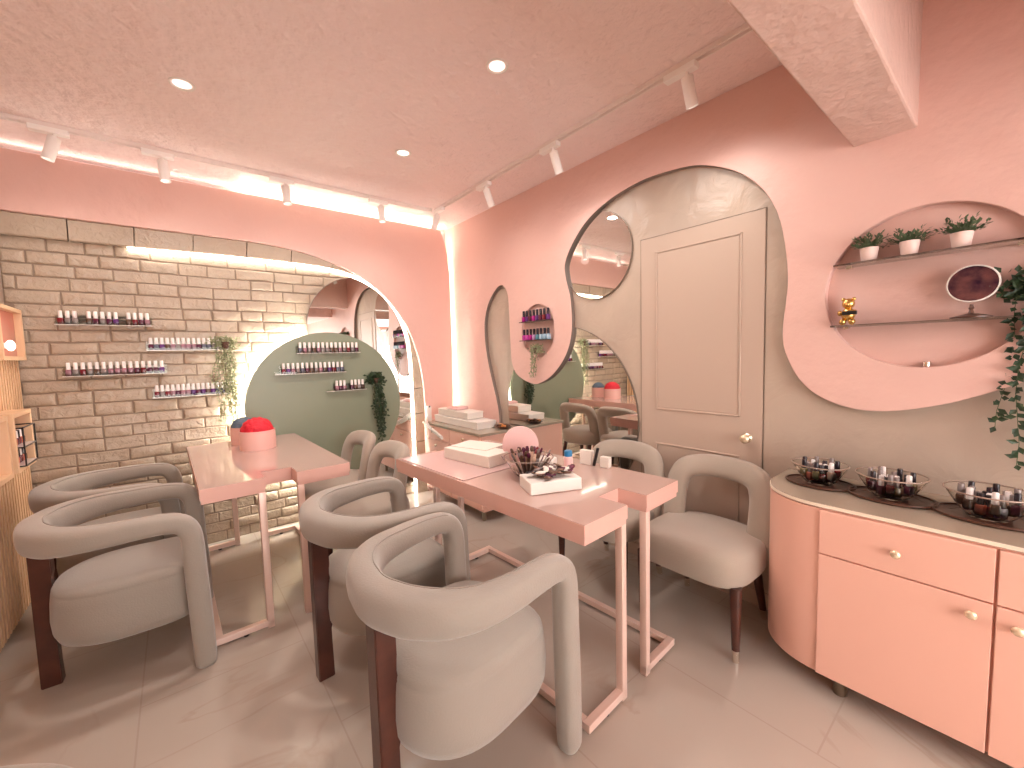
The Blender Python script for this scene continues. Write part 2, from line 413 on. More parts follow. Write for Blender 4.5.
for nm, pts in (('trim_6', circ(NC[0], NC[1], NC[2]+.012, 72)), ('trim_7', circ(NS[0], NS[1], .205, 48, .223))):
    o = sheet(nm, [pts], .003, M['pink'], YZ(XR-(.0016 if nm == 'trim_6' else .0165))); o['kind'] = 'structure'
struct('leak_blocker', bx(2.0, 2.06, YP+.0505, YB, 0, 2.62), M['grey'])  # unseen stud, added to block strip light leaking behind the board
# low skirting of the right wall
struct('baseboard_right', bx(XR-.012, XR, .75, 2.6, 0, .085, .003), M['door'])

# panelled door flush in the right wall
d = thing('door_1', 'x', 'door', (XR, 0, 0)); del d['label'], d['category']; d['kind'] = 'structure'
def frame_panel(y0, y1, z0, z1, name):
    bm = bmesh.new()
    prism_w = .010
    for a0, a1, b0, b1 in ((y0, y1, z1-prism_w, z1), (y0, y1, z0, z0+prism_w), (y0, y0+prism_w, z0, z1), (y1-prism_w, y1, z0, z1)):
        box(bm, (-.008, (a0+a1)/2, (b0+b1)/2), (.010, a1-a0, b1-b0), .003)
    box(bm, (-.006, (y0+y1)/2, (z0+z1)/2), (.006, y1-y0-.03, z1-z0-.03), .002)
    return new_obj(name, bm, M['door'], d)
bm = bmesh.new(); box(bm, (-.0035, 1.187, 1.038), (.007, .716, 2.076), .002); new_obj('door_leaf', bm, M['door'], d)
frame_panel(.937, 1.44, 1.011, 1.985, 'door_panel'); frame_panel(.937, 1.44, .16, .80, 'door_panel')
bm = bmesh.new()
for y in (.826, 1.548): box(bm, (-.0015, y, 1.04), (.003, .004, 2.08))
box(bm, (-.0015, 1.187, 2.08), (.003, .722, .004)); new_obj('door_gap', bm, M['mirror_edge'], d)
bm = bmesh.new(); lathe(bm, [(0, .05), (.016, .048), (.024, .038), (.024, .03), (.01, .022), (.009, .006), (.024, .004), (.025, 0)], 20)
bmesh.ops.rotate(bm, cent=(0, 0, 0), matrix=Matrix.Rotation(-PI/2, 3, 'Y'), verts=bm.verts)
k = new_obj('door_knob', bm, M['knob'], d, True); k.location = (-.008, .90, .902)

# ------------------------------------------------------------------ mirrors and green disc
def mirror(name, poly, mtx, thick, label):
    t = thing(name, label, 'mirror')
    o = sheet('backing', [poly], thick, M['mirror_edge'], mtx); o.parent = t
    def shrink(P, s=.004):
        cx = sum(p[0] for p in P)/len(P); cy = sum(p[1] for p in P)/len(P)
        return [(x-(x-cx)/math.hypot(x-cx, y-cy)*s, y-(y-cy)/math.hypot(x-cx, y-cy)*s) for x, y in P]
    off = Matrix.Translation(mirror_off*(thick/2+.001))
    g = sheet('mirror_glass', [shrink(poly)], .002, M['mirror'], off @ mtx); g.parent = t
    return t
mirror_off = Vector((-1, 0, 0))
mirror('round_mirror', circ(1.905, 2.052, .30, 72), YZ(XR-.006), .012, 'smaller round frameless mirror high on the greige wall left of the door')
mirror('round_mirror', circ(2.25, .90, .685, 96), YZ(XR-.006), .012, 'large round mirror low on the right wall between the corner console and the door')
mirror_off = Vector((0, -1, 0))
mp = []
cx, cz, r = 1.33, 1.66, .45
for k in range(0, 26):
    a = math.radians(90+k*(180/25)*.9); mp.append((cx+r*math.cos(a), cz+r*math.sin(a)))
mp += [(.95, 1.30), (.95, .12), (1.79, .12)]
for a, b in offset(ledp, .03)[::-1]:
    if .2 < b < 2.13 and a > cx+.05: mp.append((a, b))
mirror('arched_mirror', mp, XZ(3.822), .012, 'rounded mirror behind the sage green disc inside the brick arch')

t = thing('green_disc', 'large sage green disc on the brick wall with a glowing halo behind it', 'wall panel', (1.012, 3.74, .982))
bm = bmesh.new(); prism(bm, circ(0, 0, .625, 96), -.02, .012)
bmesh.ops.bevel(bm, geom=[e for e in bm.edges if abs(e.verts[0].co.y-e.verts[1].co.y) < 1e-6 and len(e.link_faces) == 2 and e.verts[0].co.y < 0], offset=.004, segments=2, affect='EDGES')
new_obj('disc', bm, M['green'], t, 'auto')
bm = bmesh.new(); lathe(bm, [(.565, .03), (.58, .03), (.58, .042), (.565, .042), (.565, .03)], 72)
bmesh.ops.rotate(bm, cent=(0, 0, 0), matrix=Matrix.Rotation(-PI/2, 3, 'X'), verts=bm.verts)
new_obj('halo_strip', bm, M['led_halo'], t)
bm = bmesh.new(); prism(bm, circ(0, 0, .30, 24), .0, .095); new_obj('wall_spacer', bm, M['white'], t)

# ------------------------------------------------------------------ polish bottles
def bottle_proto(name, label, capm, body, s=1, group=None, short=False):
    t = thing(name, label, 'bottle', group=group)
    bm = bmesh.new(); box(bm, (0, 0, .0175*s), (.024*s, .024*s, .035*s), .005*s, 2); new_obj('bottle_body', bm, body, t, 'auto')
    bm = bmesh.new(); lathe(bm, [(0, .035*s), (.009*s, .035*s), (.0085*s, .07*s), (.007*s, .073*s), (0, .073*s)], 10); new_obj('bottle_cap', bm, capm, t, 'auto')
    return t
protos = {}
def get_bottle(kind, capm, body, s):
    key = (capm.name, body.name, s)
    if key not in protos:
        protos[key] = bottle_proto('nail_polish_bottle', '', capm, body, s); return protos[key]
    return dup(protos[key])
nb = 0
def put_bottle(loc, rz, capm, body, label, group, s=1):
    b = get_bottle('b', capm, body, s); b.location = loc; b.rotation_euler = (0, 0, rz); b['label'] = label; b['group'] = group
def wall_row(x0, x1, z, yfront, n, label, group, shelf_label, skip=(), wallm=None, seed=0, x_ext=(0, 0), s=1.18):
    rnd = random.Random(seed)
    t = thing('polish_shelf', shelf_label, 'shelf', ((x0+x1)/2, yfront, z))
    w = (x1-x0)+.02
    bm = bmesh.new(); box(bm, ((x_ext[1]-x_ext[0])/2, .02, -.002), (w+sum(x_ext), .042, .004)); new_obj('shelf_board', bm, M['acrylic'], t)
    bm = bmesh.new(); box(bm, ((x_ext[1]-x_ext[0])/2, .0005, .008), (w+sum(x_ext), .002, .016)); new_obj('shelf_lip', bm, M['shelf_glass'], t)
    bm = bmesh.new(); box(bm, (0, .0415, .03), (w, .003, .06)); new_obj('shelf_back', bm, M['shelf_glass'], t)
    for k in range(n):
        if k in skip: continue
        x = x0+(x1-x0)*(k+.5)/n
        put_bottle((x, yfront+.022, z), rnd.uniform(-.1, .1), M['cap_white'], rnd.choice([POL[0], POL[1], POL[2], POL[3], POL[5], POL[6], POL[8], POL[8], POL[2]]), label, group, s)
GB = 'nail polish bottles on the '
wall_row(-.556, -.115, 1.642, 3.785, 14, 'small nail polish bottle with white cap on the topmost shelf of the brick wall', GB+'topmost brick wall shelf', 'clear shelf at the top left of the brick wall holding polish bottles', skip=(3, 9), seed=1)
wall_row(-.139, .305, 1.474, 3.785, 15, 'small white-capped polish bottle on the second brick wall shelf beside the little hanging plant', GB+'second brick wall shelf', 'clear brick wall shelf of polish bottles ending at the small hanging plant', seed=2)
wall_row(-.545, -.06, 1.315, 3.785, 15, 'small white-capped polish bottle on the lower left brick wall shelf', GB+'lower left brick wall shelf', 'clear brick wall shelf at lower left below the topmost one', seed=3)
wall_row(-.128, .335, 1.143, 3.785, 16, 'small white-capped polish bottle on the lowest brick wall shelf next to the glowing halo', GB+'lowest brick wall shelf', 'lowest clear shelf on the brick wall reaching the glowing halo', seed=4)
wall_row(.775, 1.262, 1.435, 3.672, 14, 'white-capped polish bottle on the upper shelf of the green disc', GB+'upper green disc shelf', 'upper clear shelf mounted on the sage green disc', seed=5)
wall_row(.645, 1.13, 1.27, 3.672, 14, 'white-capped polish bottle on the middle shelf of the green disc', GB+'middle green disc shelf', 'middle clear shelf mounted on the sage green disc', seed=6, x_ext=(.04, 0))
wall_row(1.045, 1.30, 1.108, 3.672, 8, 'white-capped polish bottle on the short lowest shelf of the green disc', GB+'lowest green disc shelf', 'short lowest shelf on the green disc beside the trailing plant', skip=(3,), seed=7, x_ext=(.06, 0))

# ------------------------------------------------------------------ foliage
def leaf(bm, p, d, nrm, L, W):
    d = d.normalized(); s = d.cross(nrm)
    if s.length < .01: s = d.cross(Vector((1, 0, .3)))
    s.normalize(); n = s.cross(d)
    a = bm.verts.new(p); b = bm.verts.new(p+d*L*.45+s*W*.5+n*L*.06); c = bm.verts.new(p+d*L); e = bm.verts.new(p+d*L*.45-s*W*.5+n*L*.06); m_ = bm.verts.new(p+d*L*.5-n*L*.03)
    bm.faces.new((a, b, m_)); bm.faces.new((b, c, m_)); bm.faces.new((c, e, m_)); bm.faces.new((e, a, m_))
def trailing(name, label, loc, width, drop, strands, lm, out, L=.03, dens=1.0, seed=0, top=.05, potr=.03):
    """loc = top of plant; out = unit vector away from the wall"""
    rnd = random.Random(seed); out = Vector(out); side = out.cross(Vector((0, 0, 1))).normalized()
    t = thing(name, label, 'plant', loc)
    bf = bmesh.new(); bs = bmesh.new()
    for k in range(strands):
        s0 = rnd.uniform(-.5, .5)*width*.7; ln = drop*rnd.uniform(.35, 1) if k else drop
        o0 = rnd.uniform(0, .03); pts = []
        n = 8; sw = rnd.uniform(-.3, .3)*width
        for i in range(n+1):
            f = i/n; pts.append(side*(s0+sw*f+.01*math.sin(f*9+k)) + out*(o0+.03*math.sin(min(1, f*4)*PI/2)) + Vector((0, 0, top*math.sin(min(1, f*5)*PI)*.6-ln*max(0, f-.08))))
        sweep(bs, pts, (.0012, .0012), 4)
        m = int(ln/.013*dens)
        for j in range(m):
            f = j/m*n; i = min(int(f), n-1); p = pts[i].lerp(pts[i+1], f-i)
            d_ = side*rnd.uniform(-1, 1)+out*rnd.uniform(0, .8)+Vector((0, 0, rnd.uniform(-1, .25)))
            leaf(bf, p, d_, out, L*rnd.uniform(.6, 1.15), L*.55)
    for j in range(int(200*dens*width/.1)):   # crown
        p = side*rnd.gauss(0, width*.25)+out*rnd.uniform(0, .05)+Vector((0, 0, rnd.uniform(-.05, top*.7)))
        leaf(bf, p, Vector((rnd.uniform(-1, 1), rnd.uniform(-1, 1), rnd.uniform(-.6, 1))), out, L*rnd.uniform(.7, 1.2), L*.55)
    new_obj('foliage', bf, lm, t); new_obj('stems', bs, M['leaf2'], t)
    bm = bmesh.new(); lathe(bm, [(0, -.05), (potr*.7, -.05), (potr, 0), (potr*.9, 0), (potr*.85, -.008), (0, -.008)], 16, tuple(out*.035)); new_obj('pot', bm, M['brown'], t, 'auto')
    return t
trailing('trailing_plant', 'dark green trailing plant hanging on the green disc', (1.40, 3.715, 1.20), .14, .64, 13, M['leaf'], (0, -1, 0), .034, 1.1, 3)
trailing('trailing_plant', 'small pale trailing plant on the brick wall at the end of a polish shelf', (.30, 3.82, 1.53), .17, .70, 20, M['leaf3'], (0, -1, 0), .024, .8, 4)
trailing('trailing_plant', 'large dark ivy cascading at the right edge over the cabinet', (2.335, -.07, 1.58), .20, .72, 11, M['leaf'], (-1, 0, 0), .034, 1.0, 9, .07, .05)
trailing('trailing_plant', 'little plant trailing from the small polish niche on the pink tongue', (XP, 2.475, 1.43), .13, .27, 12, M['leaf3'], (-1, 0, 0), .02, .9, 6, .03, .02)

# ------------------------------------------------------------------ niche with glass shelves
def glass_shelf(y0, y1, z, label, x0=2.235):
    t = thing('glass_shelf', label, 'shelf', (XR, (y0+y1)/2, z))
    bm = bmesh.new(); box(bm, ((x0-XR)/2-.003, 0, -.004), (XR-x0-.006, y1-y0, .008), .001); new_obj('glass_pane', bm, M['shelf_glass'], t)
    for s in (-1, 1):
        bm = bmesh.new(); box(bm, (-.02, s*(y1-y0)/2*.86, -.011), (.035, .02, .006), .001); new_obj('shelf_clip', bm, M['silver'], t)
glass_shelf(-.03, .525, 1.728, 'upper glass shelf of the round niche holding three potted plants')
glass_shelf(-.02, .530, 1.468, 'lower glass shelf of the round niche with the gold figurine')
def potted(loc, label, seed):
    rnd = random.Random(seed)
    t = thing('potted_plant', label, 'plant', loc, 0, 'potted plants on the upper niche shelf'); del t['group']
    bm = bmesh.new(); lathe(bm, [(0, 0), (.024, 0), (.031, .052), (.031, .056), (.027, .056), (.026, .048), (0, .048)], 24); new_obj('pot', bm, M['pot'], t, 'auto')
    bm = bmesh.new()
    for k in range(44):
        a = rnd.uniform(0, 2*PI); e = rnd.uniform(.1, 1.0); d_ = Vector((math.cos(a)*math.cos(e), math.sin(a)*math.cos(e), math.sin(e)))
        ln = rnd.uniform(.035, .075)
        for j in range(9):
            p = Vector((0, 0, .05))+d_*ln*(j+1)/9
            leaf(bm, p, d_+Vector((rnd.uniform(-1, 1), rnd.uniform(-1, 1), rnd.uniform(-.4, 1))), Vector((0, 0, 1)), .018, .009)
    new_obj('foliage', bm, M['leaf2'], t)
potted((2.285, .415, 1.729), 'leftmost small bushy plant in a pale pot on the upper niche shelf', 1)
potted((2.285, .292, 1.729), 'middle small bushy plant in a pale pot on the upper niche shelf', 2)
potted((2.285, .152, 1.729), 'rightmost small bushy plant in a pale pot on the upper niche shelf', 3)
# gold bear figurine
t = thing('bear_figurine', 'small shiny gold bear figurine on the lower niche shelf', 'figurine', (2.285, .478, 1.469))
bm = bmesh.new()
def ball(bm, c, r, s=(1, 1, 1)):
    v = bmesh.ops.create_uvsphere(bm, u_segments=16, v_segments=10, radius=r)['verts']; bmesh.ops.scale(bm, vec=s, verts=v); bmesh.ops.translate(bm, vec=c, verts=v)
ball(bm, (0, 0, .046), .026, (.9, 1, 1.1)); ball(bm, (0, 0, .092), .023)
for s in (-1, 1):
    ball(bm, (0, s*.018, .111), .008); ball(bm, (-.014, s*.016, .014), .014, (1, .9, 1)); ball(bm, (-.018, s*.026, .052), .010, (1.5, .8, 1.2))
ball(bm, (-.021, 0, .088), .009)
new_obj('body', bm, M['gold'], t, True)
bm = bmesh.new(); box(bm, (-.036, -.012, .05), (.014, .05, .016), .002); new_obj('nameplate', bm, M['dark'], t)
# vanity mirror
t = thing('vanity_mirror', 'small round tabletop mirror with a pale rim on a dark stand in the niche', 'mirror', (2.28, .118, 1.469))
tilt = Matrix.Rotation(-PI/2, 3, 'Y')
def tilted(bm, z): bmesh.ops.rotate(bm, cent=(0, 0, 0), matrix=tilt, verts=bm.verts); bmesh.ops.translate(bm, vec=(0, 0, z), verts=bm.verts)
bm = bmesh.new(); lathe(bm, [(0, .004), (.062, .004), (.065, 0), (.062, -.006), (0, -.006)], 40); tilted(bm, .125); new_obj('mirror_glass', bm, mat('dark_mirror', (.25, .12, .13), .08, .9, var=(18, 1, (.02, .01, .05))), t, 'auto')
bm = bmesh.new(); lathe(bm, [(.063, .005), (.066, .005), (.068, 0), (.066, -.008), (.063, -.008), (.063, .005)], 40); tilted(bm, .125); new_obj('mirror_rim', bm, M['white'], t, 'auto')
bm = bmesh.new(); lathe(bm, [(0, 0), (.055, 0), (.055, .005), (.03, .012), (.008, .018), (.005, .03), (.008, .036), (.005, .044), (.005, .05), (0, .05)], 24); new_obj('stand', bm, M['brown'], t, 'auto')
bm = bmesh.new(); lathe(bm, [(0, .0), (.012, .0), (.012, .018), (0, .02)], 16)
o = tag(new_obj('niche_spotlight', bm, M['silver'], None, 'auto'), 'tiny silver puck light at the bottom of the round niche', 'light'); o.location = (2.325, .232, NC[1]-NC[2]+.002)

# small niche: two racks of bottles
def rack(z, label, blabel, group, mats_, n=8):
    t = thing('polish_rack', label, 'shelf', (XR-.005, NS[0], z))
    bm = bmesh.new(); box(bm, (-.045, 0, -.003), (.086, .345, .006), .001); new_obj('shelf_board', bm, M['shelf_glass'], t)
    for k in range(n):
        y = NS[0]+.165-.33*(k+.5)/n
        for dx in (0,):
            put_bottle((2.285, y, z), 0, M['cap_black'], mats_[k % len(mats_)] if n < 1 else mats_[min(k*len(mats_)//n, len(mats_)-1)], blabel, group, 1.25)
rack(1.645, 'upper shelf of the small niche on the pink tongue', 'dark-capped plum polish bottle on the upper shelf of the small niche', 'polish bottles on the upper small niche shelf', [MAG[0], POL[5], POL[0], MAG[0], POL[5], POL[0], POL[1], POL[5]])
rack(1.492, 'lower shelf of the small niche on the pink tongue', 'black-capped bright polish bottle on the lower shelf of the small niche', 'polish bottles on the lower small niche shelf', [MAG[1], MAG[1], MAG[0], MAG[4], MAG[3], MAG[2], MAG[2], MAG[2]])

# ------------------------------------------------------------------ track lights and downlights
def bar(name, a, b, label):
    t = thing(name, label, 'light track', a)
    L = (Vector(b)-Vector(a)); ang = math.atan2(L.y, L.x); t.rotation_euler = (0, 0, ang)
    bm = bmesh.new(); box(bm, (L.length/2, -.015, -.011), (L.length, .009, .022), .001); box(bm, (L.length/2, .015, -.011), (L.length, .009, .022), .001)
    box(bm, (L.length/2, 0, -.003), (L.length, .038, .006)); new_obj('rail', bm, M['track'], t)
    bm = bmesh.new(); box(bm, (L.length+.01, 0, -.011), (.02, .042, .023), .002); new_obj('end_cap', bm, M['white'], t)
bar('lighting_track', (-.77, 3.41, ZC), (1.86, 3.41, ZC), 'white ceiling lighting track running along the brick wall')
bar('lighting_track', (1.915, 3.38, ZC), (1.915, .50, ZC), 'white ceiling lighting track running along the right wall to the beam')
def spot(x, y, ang, lean, label, dark=False, watts=5, dx=.02):
    t = thing('track_spotlight', label, 'spotlight', (x, y, ZC-.022), ang)
    bm = bmesh.new(); box(bm, (0, 0, -.014), (.155, .042, .03), .004); new_obj('adapter', bm, M['lampwhite'], t)
    bm = bmesh.new(); lathe(bm, [(0, -.024), (.008, -.024), (.008, -.05), (0, -.05)], 12, (dx, 0, 0)); new_obj('swivel', bm, M['lampwhite'], t)
    bm = bmesh.new(); lathe(bm, [(0, 0), (.024, 0), (.027, -.004), (.027, -.13), (.023, -.13), (.022, -.118), (0, -.118)], 24)
    h = new_obj('lamp_head', bm, M['lampwhite'], t, 'auto'); h.location = (dx, 0, -.045); h.rotation_euler = lean
    bm = bmesh.new(); lathe(bm, [(0, -.119), (.021, -.119)], 24); new_obj('lens', bm, M['dark'] if dark else M['lens'], h)
    if not dark:
        l = bpy.data.lights.new('spot', 'SPOT'); l.energy = watts; l.color = (1, .93, .87); l.spot_size = math.radians(160); l.spot_blend = 1; l.shadow_soft_size = .05
        lo = bpy.data.objects.new('spot', l); COL.objects.link(lo); lo.parent = t; lo.location = Vector((dx, 0, -.045)) + Matrix.Rotation(lean[0], 3, 'X') @ Matrix.Rotation(lean[1], 3, 'Y') @ Vector((0, 0, -.138))
W = 4.5
spot(-.455, 3.41, 0, (.0, .28, 0), 'leftmost white track spotlight above the brick wall', watts=W)
spot(.0, 3.41, 0, (-.1, -.05, 0), 'second white track spotlight from the left above the brick wall', watts=W)
spot(.68, 3.41, 0, (-.1, -.05, 0), 'white track spotlight above the middle of the back wall', watts=W)
spot(1.39, 3.41, 0, (-.1, -.04, 0), 'white track spotlight above the mirror end of the brick arch', watts=W)
spot(1.90, 3.31, PI/2, (.25, -.2, 0), 'track spotlight with a dark face in the ceiling corner', True)
spot(1.915, 2.64, PI/2, (-.42, 0, 0), 'farthest white spotlight on the right wall track', watts=1.5, dx=-.03)
spot(1.915, 1.92, PI/2, (-.42, 0, 0), 'middle white spotlight on the right wall track', watts=9, dx=-.03)
spot(1.915, 1.05, PI/2, (-.42, 0, 0), 'nearest white spotlight on the right wall track by the beam', watts=11, dx=-.03)
def downlight_and_fill(x, y, label, watts=7, r=.045):
    t = thing('ceiling_downlight', label, 'ceiling light', (x, y, ZC))
    bm = bmesh.new(); lathe(bm, [(r+.008, 0), (r+.006, -.005), (r, -.006), (r-.004, .0), (r-.008, .004)], 32); new_obj('trim_ring', bm, M['white'], t, 'auto')
    bm = bmesh.new(); lathe(bm, [(0, -.001), (r-.008, -.001)], 32); new_obj('lens', bm, M['lens'], t)
    l = bpy.data.lights.new('downlight_and_fill', 'AREA'); l.shape = 'DISK'; l.size = .08; l.energy = watts; l.color = (1, .93, .87); l.spread = math.radians(170)
    lo = bpy.data.objects.new('downlight_and_fill', l); COL.objects.link(lo); lo.parent = t; lo.location = (0, 0, -.012)
downlight_and_fill(.111, 2.57, 'recessed round ceiling light on the left above the left table')
downlight_and_fill(1.237, 1.571, 'recessed round ceiling light nearest the right track')
downlight_and_fill(1.237, 2.583, 'small recessed round ceiling light near the back corner')
for x, y in ((.1, .9), (1.19, -1.3), (.1, -1.3)):  # unseen fill lamps, added to brighten the room, no fixtures
    l = bpy.data.lights.new('downlight_and_fill', 'AREA'); l.shape = 'DISK'; l.size = .09; l.energy = 5; l.color = (1, .93, .87); l.spread = math.radians(170)
    lo = bpy.data.objects.new('downlight_and_fill', l); COL.objects.link(lo); lo.location = (x, y, ZC-.012)

# ------------------------------------------------------------------ manicure tables
def table(label, loc, rz, L=1.36, Wd=.69):
    """origin: near left corner on the floor; x across, y away from the camera"""
    t = thing('manicure_table', label, 'table', loc, rz)
    a = .27; b = a+.145; nd = .135
    poly = [(0, 0), (a, 0), (a, nd), (b, nd), (b, 0), (Wd, 0), (Wd, L), (b, L), (b, L-nd), (a, L-nd), (a, L), (0, L)]
    def inset(P, s):
        n = len(P); out = []
        for k in range(n):
            p0, p1, p2 = Vector(P[k-1]), Vector(P[k]), Vector(P[(k+1) % n])
            d1 = (p1-p0).normalized(); d2 = (p2-p1).normalized()
            out.append(tuple(p1+Vector((-d1.y, d1.x))*s+Vector((-d2.y, d2.x))*s))
        return out
    bm = bmesh.new(); prism(bm, poly, .735, .788, 'z'); new_obj('tabletop', bm, M['laminate_side'], t)
    bm = bmesh.new(); prism(bm, inset(poly, .0015), .788, .790, 'z'); new_obj('top_surface', bm, M['laminate'], t)
    bm = bmesh.new(); prism(bm, inset(poly, .004), .715, .735, 'z'); new_obj('underboard', bm, M['laminate_side'], t)
    q = .032
    for side in (0, 1):
        xi = (a-q/2-.002) if side == 0 else (b+q/2+.002)      # inner legs flank the notch
        xo = .035 if side == 0 else Wd-.035
        for y in (.02, L-.02):
            bm = bmesh.new(); box(bm, (xi, y, .3575), (q, q, .715), .003); new_obj('leg', bm, M['rose'], t, 'auto')
        bm = bmesh.new()
        for y in (.02, L-.02): box(bm, ((xi+xo)/2, y, .027), (abs(xi-xo)+q, q, .03), .002)
        box(bm, (xo, L/2, .027), (q-.002, L-.04-q, .028), .002)
        new_obj('floor_rail', bm, M['rose'], t)
        for y in (.02, L-.02):
            bm = bmesh.new(); lathe(bm, [(0, 0), (.012, 0), (.012, .013), (0, .013)], 12, ((xi+xo)/2, y, 0)); new_obj('levelling_foot', bm, M['dark'], t)
    return t
table('pink manicure table in the middle of the room crowded with boxes and a bowl', (1.045, .915, 0), math.radians(3.6))
table('pink manicure table by the brick wall carrying the red and blue flower boxes', (.045, 2.385, 0), math.radians(1.0), 1.30)

# ------------------------------------------------------------------ padded armchairs (face +x)
def armchair(label, loc, rz):
    t = thing('armchair', label, 'armchair', loc, rz)
    # U-shaped padded rail running down into the two front legs
    hw, xf, xb = .288, .272, -.262
    path = []; sec = []
    def add(p, s): path.append(p); sec.append(s)
    for side in (-1, 1):
        pts = []
        leg = [((xf+.008, side*hw, .0), (.026, .030)), ((xf+.008, side*hw, .012), (.035, .038)), ((xf+.007, side*hw, .05), (.039, .042)), ((xf+.003, side*hw, .25), (.041, .043)), ((xf-.003, side*hw, .45), (.041, .042)), ((xf-.006, side*hw, .58), (.041, .041)),
               ((xf-.016, side*hw, .638), (.041, .041)), ((xf-.045, side*(hw+.001), .675), (.041, .041)), ((xf-.10, side*(hw+.003), .689), (.042, .041)),
               ((xf-.18, side*(hw+.003), .692), (.043, .043)), ((.0, side*(hw-.003), .690), (.045, .046)), ((-.10, side*(hw-.025), .688), (.047, .052)), ((-.175, side*(hw-.075), .685), (.050, .058)), ((-.230, side*(hw-.155), .683), (.052, .062))]
        if side == -1:
            for p, s in leg: add(p, s)
            add((xb+.008, -.055, .682), (.052, .063)); add((xb, 0, .682), (.052, .063)); add((xb+.008, .055, .682), (.052, .063))
        else:
            for p, s in leg[::-1]: add(p, s)
    sp = spline(path, 4); secs = []
    for i in range(len(path)-1):
        for k in range(4):
            f = k/4; secs.append((sec[i][0]*(1-f)+sec[i+1][0]*f, sec[i][1]*(1-f)+sec[i+1][1]*f))
    secs.append(sec[-1])
    bm = bmesh.new(); sweep(bm, sp, secs, 24, up=Vector((1, 0, 0)), sq=.7)
    new_obj('arm_rail', bm, M['fabric'], t, 'auto')
    # piping seam along the inner top edge
    seam = []
    for p, s in zip(sp, secs):
        if p.z > .67:
            c = Vector((.05, 0, 0)); n = Vector((p.x-c.x, p.y, 0)).normalized()
            if p.x > .05: n = Vector((0, math.copysign(1, p.y), 0))
            seam.append(p - n*s[0]*.60 + Vector((0, 0, s[1]*.93)))
    bm = bmesh.new(); sweep(bm, seam, (.0028, .0028), 6); new_obj('piping', bm, M['fabric'], t, True)
    # seat
    def outline(s, n=48):
        out = []
        for k in range(n):
            a = 2*PI*k/n; ca, sa = math.cos(a), math.sin(a)
            ex = .42 if ca > 0 else .85
            x = (.262 if ca > 0 else .265)*math.copysign(abs(ca)**ex, ca); y = .238*math.copysign(abs(sa)**(.62 if ca > 0 else .8), sa)
            out.append((x*s, y*s))
        return out
    bm = bmesh.new(); rings = []
    for s, z in ((.0, .198), (.60, .198), (.86, .203), (.96, .22), (1.01, .255), (1.025, .31), (1.01, .385), (.995, .421), (.985, .426), (.987, .432), (.98, .439), (.955, .450), (.88, .461), (.7, .468), (.35, .472), (.0, .473)):
        if s == 0: rings.append([bm.verts.new((.02, 0, z))])
        else: rings.append([bm.verts.new((x+.035, y, z)) for x, y in outline(s)])
    for A, B in zip(rings, rings[1:]):
        n = 48
        for k in range(n):
            q = (k+1) % n
            if len(A) == 1: bm.faces.new((A[0], B[k], B[q]))
            elif len(B) == 1: bm.faces.new((A[k], A[q], B[0]))
            else: bm.faces.new((A[k], A[q], B[q], B[k]))
    new_obj('seat', bm, M['fabric'], t, 'auto')
    # wooden rear plank leg
    prof = [(-.288, 0), (-.288, .635), (-.222, .635), (-.220, .50), (-.228, .46), (-.214, .40), (-.212, .26), (-.230, .22), (-.223, 0)]
    bm = bmesh.new(); prism(bm, prof, -.026, .026, 'y'); bmesh.ops.bevel(bm, geom=list(bm.edges), offset=.003, segments=2, affect='EDGES')
    o = new_obj('rear_leg', bm, M['walnut'], t); o['label'] = 'dark walnut plank leg'
    return t
ch = armchair('nearest padded taupe armchair with walnut rear leg at the middle table', (.664, 1.185, 0), math.radians(9))
dup(ch, (.675, 1.875, 0), math.radians(3), 'second padded taupe armchair of the middle table, right behind the nearest one')
dup(ch, (-.248, 2.598, 0), math.radians(-2), 'padded taupe armchair at the left table, the nearer of its two on the left')
dup(ch, (-.33, 3.265, 0), math.radians(-2), 'padded taupe armchair at the left table next to the brick wall')
dup(ch, (-.436, .768, 0), math.radians(-88), 'armchair whose pinkish arm just enters the bottom left corner of the photo')

